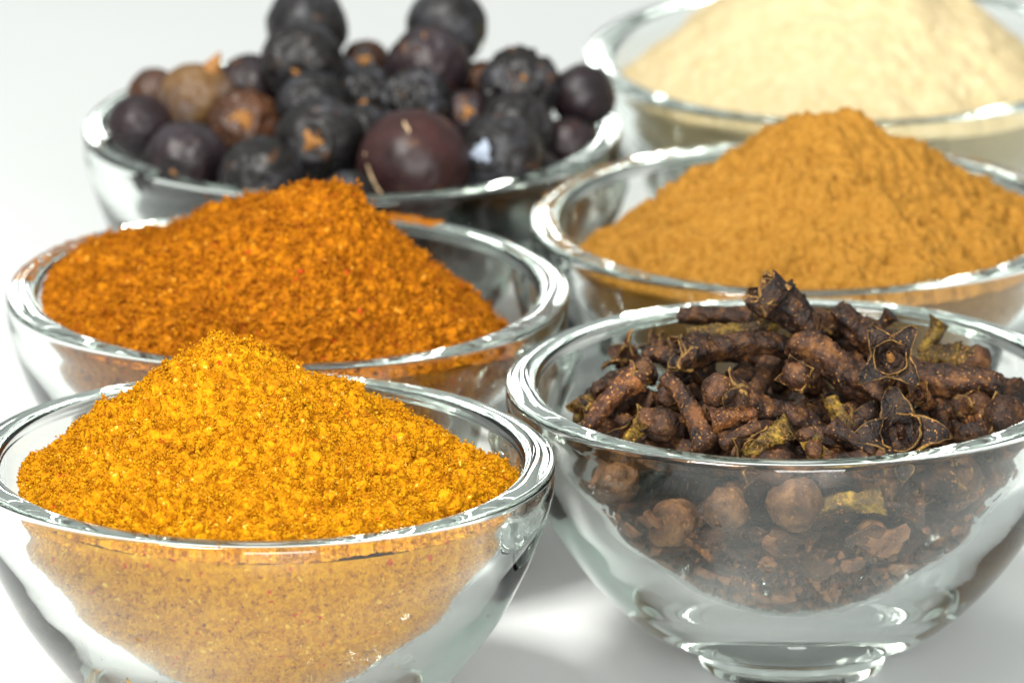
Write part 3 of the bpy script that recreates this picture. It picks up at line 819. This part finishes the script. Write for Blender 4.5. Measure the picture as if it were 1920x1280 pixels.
# kind, foot (px, py, depth), head (px, py, depth), radius px, bend mm, skin, options, label
CL = [
 ('open', (1540, 650, -2), (1448, 562, -1), 37, .4, 'd', dict(flare=.22, slen=.75, spin=.4), "upright clove standing highest on the pile, its open head against the tan powder"),
 ('stem', (1270, 592, 10), (1412, 602, 8), 21, .2, 'd', {}, "smooth black stem lying at the back left, highest on that side"),
 ('stem', (1460, 600, 2), (1292, 642, 1), 21, -.2, 'o', dict(wob=1.2), "knobbly olive stem lying over the long arched clove at left"),
 ('open', (1545, 690, -2), (1290, 665, -6), 27, 2.2, 'd', dict(flare=.6, slen=.8, spin=.8), "long arched wrinkled clove bowing across the middle of the pile"),
 ('stem', (1478, 640, -4), (1655, 755, -7), 37, .6, 'd', dict(wob=.9), "thickest dark stem, sloping down to the right with its cut end showing"),
 ('stem', (1562, 578, 1), (1655, 655, -1), 29, .2, 'd', {}, "reddish black stem leaning behind the upper open star head"),
 ('open', (1760, 745, 8), (1670, 672, -12), 29, 0, 'd', dict(flare=1.35, slen=.95, spin=.75, face=(-.05, .12)), "open clove head like a star with an orange stub inside, upper right"),
 ('open', (1735, 800, 0), (1690, 815, -17), 36, 0, 'd', dict(flare=1.5, slen=.95, spin=.1, face=(-.05, .35)), "largest open star head of a clove behind the front rim at right"),
 ('stem', (1635, 625, 5), (1672, 588, 5), 13, 0, 'd', {}, "thin stub sticking up behind the upper star head"),
 ('stem', (1722, 660, 4), (1762, 600, 5), 15, -.4, 'o', dict(taper=1), "curved horn-like tip rising at the back right"),
 ('bud', (1720, 672, 4), (1800, 678, 3), 27, .2, 'o', dict(flare=.5, slen=.8), "clove with a round brown bud at the back right inside the rim"),
 ('stem', (1885, 722, -6), (1700, 712, -4), 29, .2, 'd', {}, "straight dark stem lying level at the right with a blunt end"),
 ('bud', (1800, 800, -2), (1868, 782, -10), 27, 0, 'r', dict(flare=.6, slen=.9, budr=1.15, face=(.5, .1)), "rusty brown bud held in wide sepals, rightmost in the bowl"),
 ('bud', (1575, 835, -13), (1375, 745, -16), 30, .5, 'd', dict(flare=.5, slen=.8, budr=.85), "large clove pointing left with a reddish round bud, front centre"),
 ('bud', (1545, 690, -1), (1500, 706, -10), 22, 0, 'd', dict(flare=.35, slen=1.3, face=(-.25, .1)), "black shadowed bud clasped by dark sepals under the long arched clove"),
 ('stem', (1243, 705, -12), (1330, 838, -19), 22, .5, 'r', dict(wob=1.1), "slender rust speckled stem slanting down to the front rim at left"),
 ('bud', (1098, 812, -10), (1190, 712, -7), 22, .4, 'r', dict(flare=.5, slen=.7, budr=.75), "reddish clove leaning up to the right near the left wall"),
 ('open', (1168, 718, 0), (1095, 765, -3), 19, .2, 'o', dict(flare=.5, slen=.8), "leftmost clove, its brown stem and black torn head by the glass"),
 ('open', (1215, 705, 4), (1172, 668, 4), 21, 0, 'r', dict(flare=.9, slen=1.0), "curled reddish clove head at the back left of the pile"),
 ('stem', (1552, 745, -12), (1592, 818, -14), 16, .2, 'o', dict(wob=1.6), "small knobbly twig standing right of the front centre clove"),
 ('stem', (1352, 838, -20), (1425, 802, -19), 15, 0, 'd', {}, "short black broken stem near the front rim"),
 ('stem', (1392, 846, -21), (1482, 798, -21), 18, .1, 'o', dict(wob=2.2), "rough yellow-olive fragment lying at the front rim"),
 ('bud', (1540, 862, -17), (1528, 845, -21), 13, 0, 'o', dict(flare=.8, slen=1.2), "tiny bud with bristly stamens at the middle of the front rim"),
 ('ball', (1452, 872, -21), (1452, 860, -21), 30, 0, 'r', {}, "loose round bud sunk behind the front rim left of the bristly bud"),
 ('ball', (1240, 795, -14), (1240, 780, -14), 24, 0, 'o', {}, "split yellowish bud shell beside the slender rust stem"),
 ('bud', (1170, 835, -13), (1205, 795, -14), 16, 0, 'o', dict(flare=.7, slen=1.0), "knobbly olive bud between the leaning reddish clove and the split shell"),
 ('open', (1275, 690, 6), (1232, 652, 8), 16, 0, 'd', dict(flare=.7), "small black clove head at the back left, behind the arched clove's tip"),
 ('stem', (1235, 740, -4), (1310, 690, -5), 20, .3, 'd', {}, "black stem half hidden under the arched clove's left end"),
 ('open', (1760, 770, -3), (1724, 742, -9), 15, 0, 'r', dict(flare=.8), "small curled knot of a clove head between the two star heads"),
 ('bud', (1700, 790, -3), (1810, 765, -6), 26, .3, 'd', dict(flare=.5, budr=.8), "fat shadowed clove lying under the straight stem at right"),
 ('stem', (1400, 690, -2), (1330, 790, -12), 26, .4, 'd', {}, "black stem in the shade behind the reddish round bud"),
 ('stem', (1600, 760, -6), (1660, 830, -12), 24, .3, 'd', {}, "dark stem wedged left of the large front star head"),
 ('bud', (1640, 620, 12), (1560, 612, 12), 24, 0, 'd', dict(flare=.5), "clove behind the upright one, only its back showing"),
 ('stem', (1440, 655, 8), (1350, 640, 12), 24, 0, 'd', {}, "dark stem beneath the olive one at the back"),
 ('open', (1500, 830, -12), (1450, 800, -16), 18, .2, 'd', dict(flare=.7), "small dark clove wedged below the large front centre clove"),
 ('bud', (1290, 770, -8), (1262, 750, -10), 17, 0, 'd', dict(flare=.6), "small dark clove left of the reddish round bud"),
 ('stem', (1205, 655, 1), (1330, 705, -3), 20, .2, 'd', {}, "dark stem sloping down from the back left to the arched clove"),
 ('stem', (1580, 700, -8), (1700, 775, -13), 22, .2, 'd', {}, "dark brown stem passing between the two open star heads"),
 ('stem', (1420, 775, -17), (1330, 790, -18), 20, .2, 'r', {}, "short reddish stem under the reddish round bud"),
 ('stem', (1790, 690, 2), (1900, 745, -4), 24, .3, 'd', {}, "dark stem at the far right sloping down over the straight one"),
 ('stem', (1110, 735, -4), (1215, 690, 0), 22, .2, 'd', {}, "brown stem leaning up right behind the reddish clove at the left wall"),
 ('stem', (1640, 850, -19), (1560, 805, -16), 19, .2, 'd', {}, "stubby dark stem left of the lower star head at the rim"),
 ('stem', (1800, 812, -12), (1880, 800, -10), 20, 0, 'd', {}, "blackened stem right of the large star head at the rim"),
]
for i, (kind, t_, h_, rp, bend, sk, op, label) in enumerate(CL):
    t3 = at(t_[0], t_[1], dy_ + t_[2]); h3 = at(h_[0], h_[1], dy_ + h_[2])
    r = rp / 18.0 * (1.02 if kind == 'stem' else 0.97)
    if 'face' in op:
        # head turned to the camera: the stem runs away from it
        dirn = facing(*op['face']); L = 8.0
        t3 = h3 - dirn * L
    if i not in (0,): t3, h3 = keep_inside(t3, h3, r * 1.25)
    L = float(np.linalg.norm(h3 - t3))
    kw = {k: op[k] for k in ('flare', 'slen', 'wob', 'budr') if k in op}
    c = make_clove(kind, L, r, bend, i * 3.7 + 1.3, SK[sk], CLOVE_BUD, spin=op.get('spin', i * .7), **kw)
    orient(c, t3, h3)
    tag(c, label, "clove", GC)

CLOVE_PALE = clove_material('pale_brown_bud', (0.06, 0.025, 0.010), (0.15, 0.065, 0.025), (0.28, 0.14, 0.055), 0.0)  # lighter brown, only for the buds behind the front glass
# cloves seen through the front glass, below the rim
def wall_point(px, z, inset):
    """point just inside the front wall of the clove bowl, at height z, roughly under pixel column px"""
    x = (px - 1487) / 18.2
    r = inner_radius(z) - inset
    x = max(-r * .98, min(r * .98, x))
    return np.array([dx_ + x, dy_ - math.sqrt(max(0, r * r - x * x)), z])
UNDER = [
 ('ball', 1265, 21.5, 2.6, (0, 0, 1), 0, 31, 'r', "large brown bud pressed to the glass below the rim at left"),
 ('ball', 1165, 24.0, 2.8, (0, 0, 1), 0, 26, 'o', "pale bud distorted by the left curve of the bowl"),
 ('ball', 1360, 24.0, 2.5, (0, 0, 1), 0, 28, 'r', "round bud just under the rim left of the middle"),
 ('ball', 1480, 25.0, 2.8, (0, 0, 1), 0, 36, 'r', "wide flat bud just under the rim at the middle"),
 ('ball', 1525, 18.5, 2.4, (0, 0, 1), 0, 24, 'r', "small bud beside the mushroom shaped one behind the glass"),
 ('bud', 1590, 18.5, 2.6, (.5, -.6, .5), 5, 24, 'r', "mushroom shaped bud facing out through the front glass"),
 ('bud', 1445, 19.5, 2.2, (.5, 0, .9), 9, 20, 'd', "clove standing behind the glass with its sepals turned up right"),
 ('stem', 1640, 23.5, 2.0, (1, 0, -.1), 11, 24, 'd', "dark stem lying level under the rim right of the middle"),
 ('bud', 1790, 20.0, 2.6, (-.6, -.2, -.7), 8, 21, 'r', "reddish knobbly clove hanging down behind the right part of the glass"),
 ('stem', 1340, 18.0, 2.2, (.8, 0, -.6), 10, 20, 'r', "rust brown stem slanting behind the glass under the large left bud"),
 ('open', 1690, 19.0, 2.4, (.3, -.2, .9), 8, 20, 'd', "dark open clove upright behind the glass right of the mushroom shaped bud"),
 ('bud', 1850, 23.0, 2.6, (.5, .1, .8), 7, 22, 'r', "clove near the right wall just below the rim behind glass"),
 ('stem', 1230, 18.0, 2.0, (.6, .2, -.6), 8, 18, 'd', "dark stem low behind the left wall of the bowl"),
 ('open', 1750, 16.0, 2.0, (-.4, -.5, .3), 6, 17, 'r', "small open head low behind the glass at right"),
 ('stem', 1560, 24.5, 2.0, (.9, 0, .2), 9, 17, 'o', "thin olive stem tucked right under the front rim"),
 ('stem', 1420, 15.5, 2.0, (1, 0, .15), 9, 17, 'd', "dark stem lying low among the crumbs at the front"),
]
for i, (kind, px, z, inset, dr, L, rp, sk, label) in enumerate(UNDER):
    p = wall_point(px, z, inset); r = rp / 19.0; dr = unit(dr); L = max(L, .1)
    if z > 22 and kind != 'ball': inset += .3
    c = make_clove(kind, L if kind != 'ball' else .1, r, .3, i * 5.1 + 60, SK[sk], CLOVE_PALE, flare=.6, slen=.9)
    ta, hb = keep_inside(p - dr * L * .5, p + dr * L * .5, r * (1.9 if kind in ('bud', 'open') else 1.35))
    orient(c, ta, hb, i * .9)
    tag(c, label, "clove", "cloves pressed against the front glass")

# two air bubbles caught in the glass of the clove bowl's front wall
bowl_d = [o for o in bpy.data.objects if o.get("label") == BLAB['D']][0]
for px, z, rb in ((1425, 15.6, .34), (1421, 16.9, .30)):
    x = (px - 1487) / 18.2; r_out = 24.55 if z < 16 else 25.4
    w_ = np.array([x, -math.sqrt(r_out ** 2 - x * x), 0]) * (1 - 1.5 / r_out)
    ca = math.cos(-bowl_d.rotation_euler.z); sa = math.sin(-bowl_d.rotation_euler.z)
    Vb_, Fb_ = ICO2
    link("air_bubble", mesh_np("air_bubble", Vb_ * rb, Fb_[:, ::-1], [GLASS]), bowl_d, (w_[0] * ca - w_[1] * sa, w_[0] * sa + w_[1] * ca, z))

# hidden body of the pile: copies of a few cloves in random positions
g = np.random.default_rng(21)
SRC = [make_clove('bud', 9, 1.35, .5, 201, CLOVE, flare=.5, slen=.8), make_clove('open', 8.5, 1.45, .3, 202, CLOVE, flare=.7),
       make_clove('stem', 11, 1.4, .7, 203, CLOVE), make_clove('ball', .1, 1.5, 0, 204, CLOVE_RUST)]
made = 0
for z0, cnt in ((16.5, 22), (20, 34), (23.5, 38), (26.5, 30), (28.5, 12)):
    for k in range(cnt):
        rm = (inner_radius(min(z0, 27)) - 3.4) if z0 < 27 else (21 - (z0 - 27) * 1.8)
        a = g.uniform(0, 2 * math.pi); rr = rm * math.sqrt(g.uniform(0, 1))
        p = np.array([dx_ + rr * math.cos(a), dy_ + rr * math.sin(a), z0 + g.uniform(-1, 1)])
        j = int(g.choice([0, 1, 2, 3], p=[.12, .2, .65, .03]))
        c = SRC[j] if made == j and False else copy_thing(SRC[j])
        # lie roughly level and along the wall
        dirn = unit([-math.sin(a) + g.normal() * .6, math.cos(a) + g.normal() * .6, g.normal() * .25])
        ta, hb = keep_inside(p - dirn * 4.5, p + dirn * 5.5, 3.1)
        orient(c, ta, hb, g.uniform(0, 6))
        tag(c, "dark clove packed inside the pile, half hidden among its neighbours", "clove", "cloves packed inside the pile")
        made += 1
for s in SRC:
    for ch in list(s.children): bpy.data.objects.remove(ch)
    bpy.data.objects.remove(s)

# broken crumbs of clove at the bottom of the bowl, one dense mass that follows the glass
def clove_crumbs():
    g = np.random.default_rng(77)
    Vb, Fb = icosphere(1)
    V, T, mi, k = [], [], [], 0
    prof = catmull(INNER, 16)[::-1]
    prof = prof[prof[:, 1] < 19.5]
    # body of packed fragments
    n, m = 260, len(prof) + 14
    th = np.linspace(0, 2 * math.pi, n, endpoint=False)
    tops = [(prof[-1, 0] * f, 19.5 + 2.0 * (1 - f)) for f in np.linspace(.93, 0, 14)]
    pr = np.array([tuple(p) for p in prof] + tops)
    P = np.stack([np.cos(th)[:, None] * pr[None, :, 0], np.sin(th)[:, None] * pr[None, :, 0], np.broadcast_to(pr[None, :, 1], (n, m))], -1).reshape(-1, 3)
    ctr = np.array([0, 0, 27.0])
    dirn = ctr - P; dirn /= np.linalg.norm(dirn, axis=1)[:, None]
    dep = 0.9 + 1.1 * (0.5 + noise(P * .35 + 3)) + 1.1 * np.abs(noise(P * .8 + 8)) + .5 * np.abs(noise(P * 2 + 1)) + .25 * noise(P * 4)
    P = P + dirn * np.clip(dep, .35, None)[:, None]
    Q = grid_tris(n, m, True)
    tt = np.vstack([Q[:, [0, 1, 2]], Q[:, [0, 2, 3]]])
    V.append(P); T.append(tt); k = len(P); mi.append(np.full(len(tt), 2))
    o = np.argsort(pr[:, 1])
    for i in range(6500):
        z = 7.3 + abs(g.normal()) * 4.6
        if z > 23: continue
        rm = inner_radius(z)
        r = rm - g.uniform(.15, 1.0)
        if r < 0: r = g.uniform(0, 3)
        if z < 8: r = g.uniform(0, rm)
        a = g.uniform(0, 2 * math.pi)
        s = np.exp(g.normal(size=3) * .5) * g.choice([.16, .25, .45, .75], p=[.3, .3, .25, .15]) * np.array([1.3, 1, .4])
        Q_, _ = np.linalg.qr(g.normal(size=(3, 3)))
        if s.max() > 1.8: continue
        v = (Vb * s * (1 + g.normal(size=(len(Vb), 1)) * .3)) @ Q_.T
        p = np.array([r * math.cos(a), r * math.sin(a), z + .25])
        p += (ctr - p) / np.linalg.norm(ctr - p) * (s.max() * 1.15 + .05)
        V.append(v + p); T.append(Fb + k); k += len(Vb)
        mi.append(np.full(len(Fb), int(g.choice([0, 1, 2, 2, 3, 3]))))
    # pale flakes lying flat against the glass
    for i in range(110):
        z = g.uniform(8.5, 22); rm = inner_radius(z); a = math.radians(g.uniform(180, 360))
        dz = .5; slope = (inner_radius(z + dz) - inner_radius(z - dz)) / (2 * dz)
        nrm = unit([-math.cos(a), -math.sin(a), slope]); tx = unit(np.cross(nrm, [0, 0, 1])); ty = np.cross(nrm, tx)
        c0 = np.array([math.cos(a) * rm, math.sin(a) * rm, z]) + nrm * .42
        m_ = 11; sz = g.choice([.5, .8, 1.2, 1.7], p=[.4, .3, .2, .1]); rot = g.uniform(0, 6); el = g.uniform(.5, 1)
        ring = []
        for q_ in range(m_):
            ph = 2 * math.pi * q_ / m_; rr = sz * (1 + g.normal() * .22)
            u, v_ = math.cos(ph) * rr, math.sin(ph) * rr * el
            u, v_ = u * math.cos(rot) - v_ * math.sin(rot), u * math.sin(rot) + v_ * math.cos(rot)
            ring.append(c0 + tx * u + ty * v_ + nrm * (.06 * (u * u + v_ * v_) / 1.0 + g.uniform(0, .15)))
        top = [p_ + nrm * .18 for p_ in ring]
        vv = np.array(ring + top + [c0 + nrm * .02, c0 + nrm * .25])
        tt = []
        for q_ in range(m_):
            n_ = (q_ + 1) % m_
            tt += [(2 * m_, n_, q_), (2 * m_ + 1, m_ + q_, m_ + n_), (q_, n_, m_ + n_), (q_, m_ + n_, m_ + q_)]
        V.append(vv); T.append(np.array(tt) + k); k += len(vv); mi.append(np.full(len(tt), 3 if g.random() < .6 else 2))
    me = mesh_np("clove_crumbs", np.vstack(V), np.vstack(T), [CLOVE, CLOVE_RUST, CLOVE_BUD, CLOVE_FLAKE], False, None, np.concatenate(mi))
    return tag(link("clove_crumbs", me, loc=(dx_, dy_, 0)), "brown crumbs and flakes of broken cloves at the bottom of the clove bowl", "clove crumbs", None, "stuff")
clove_crumbs()
print("TRIS", sum(len(m.polygons) * (2 if len(m.polygons) and m.polygons[0].loop_total == 4 else 1) for m in bpy.data.meshes))
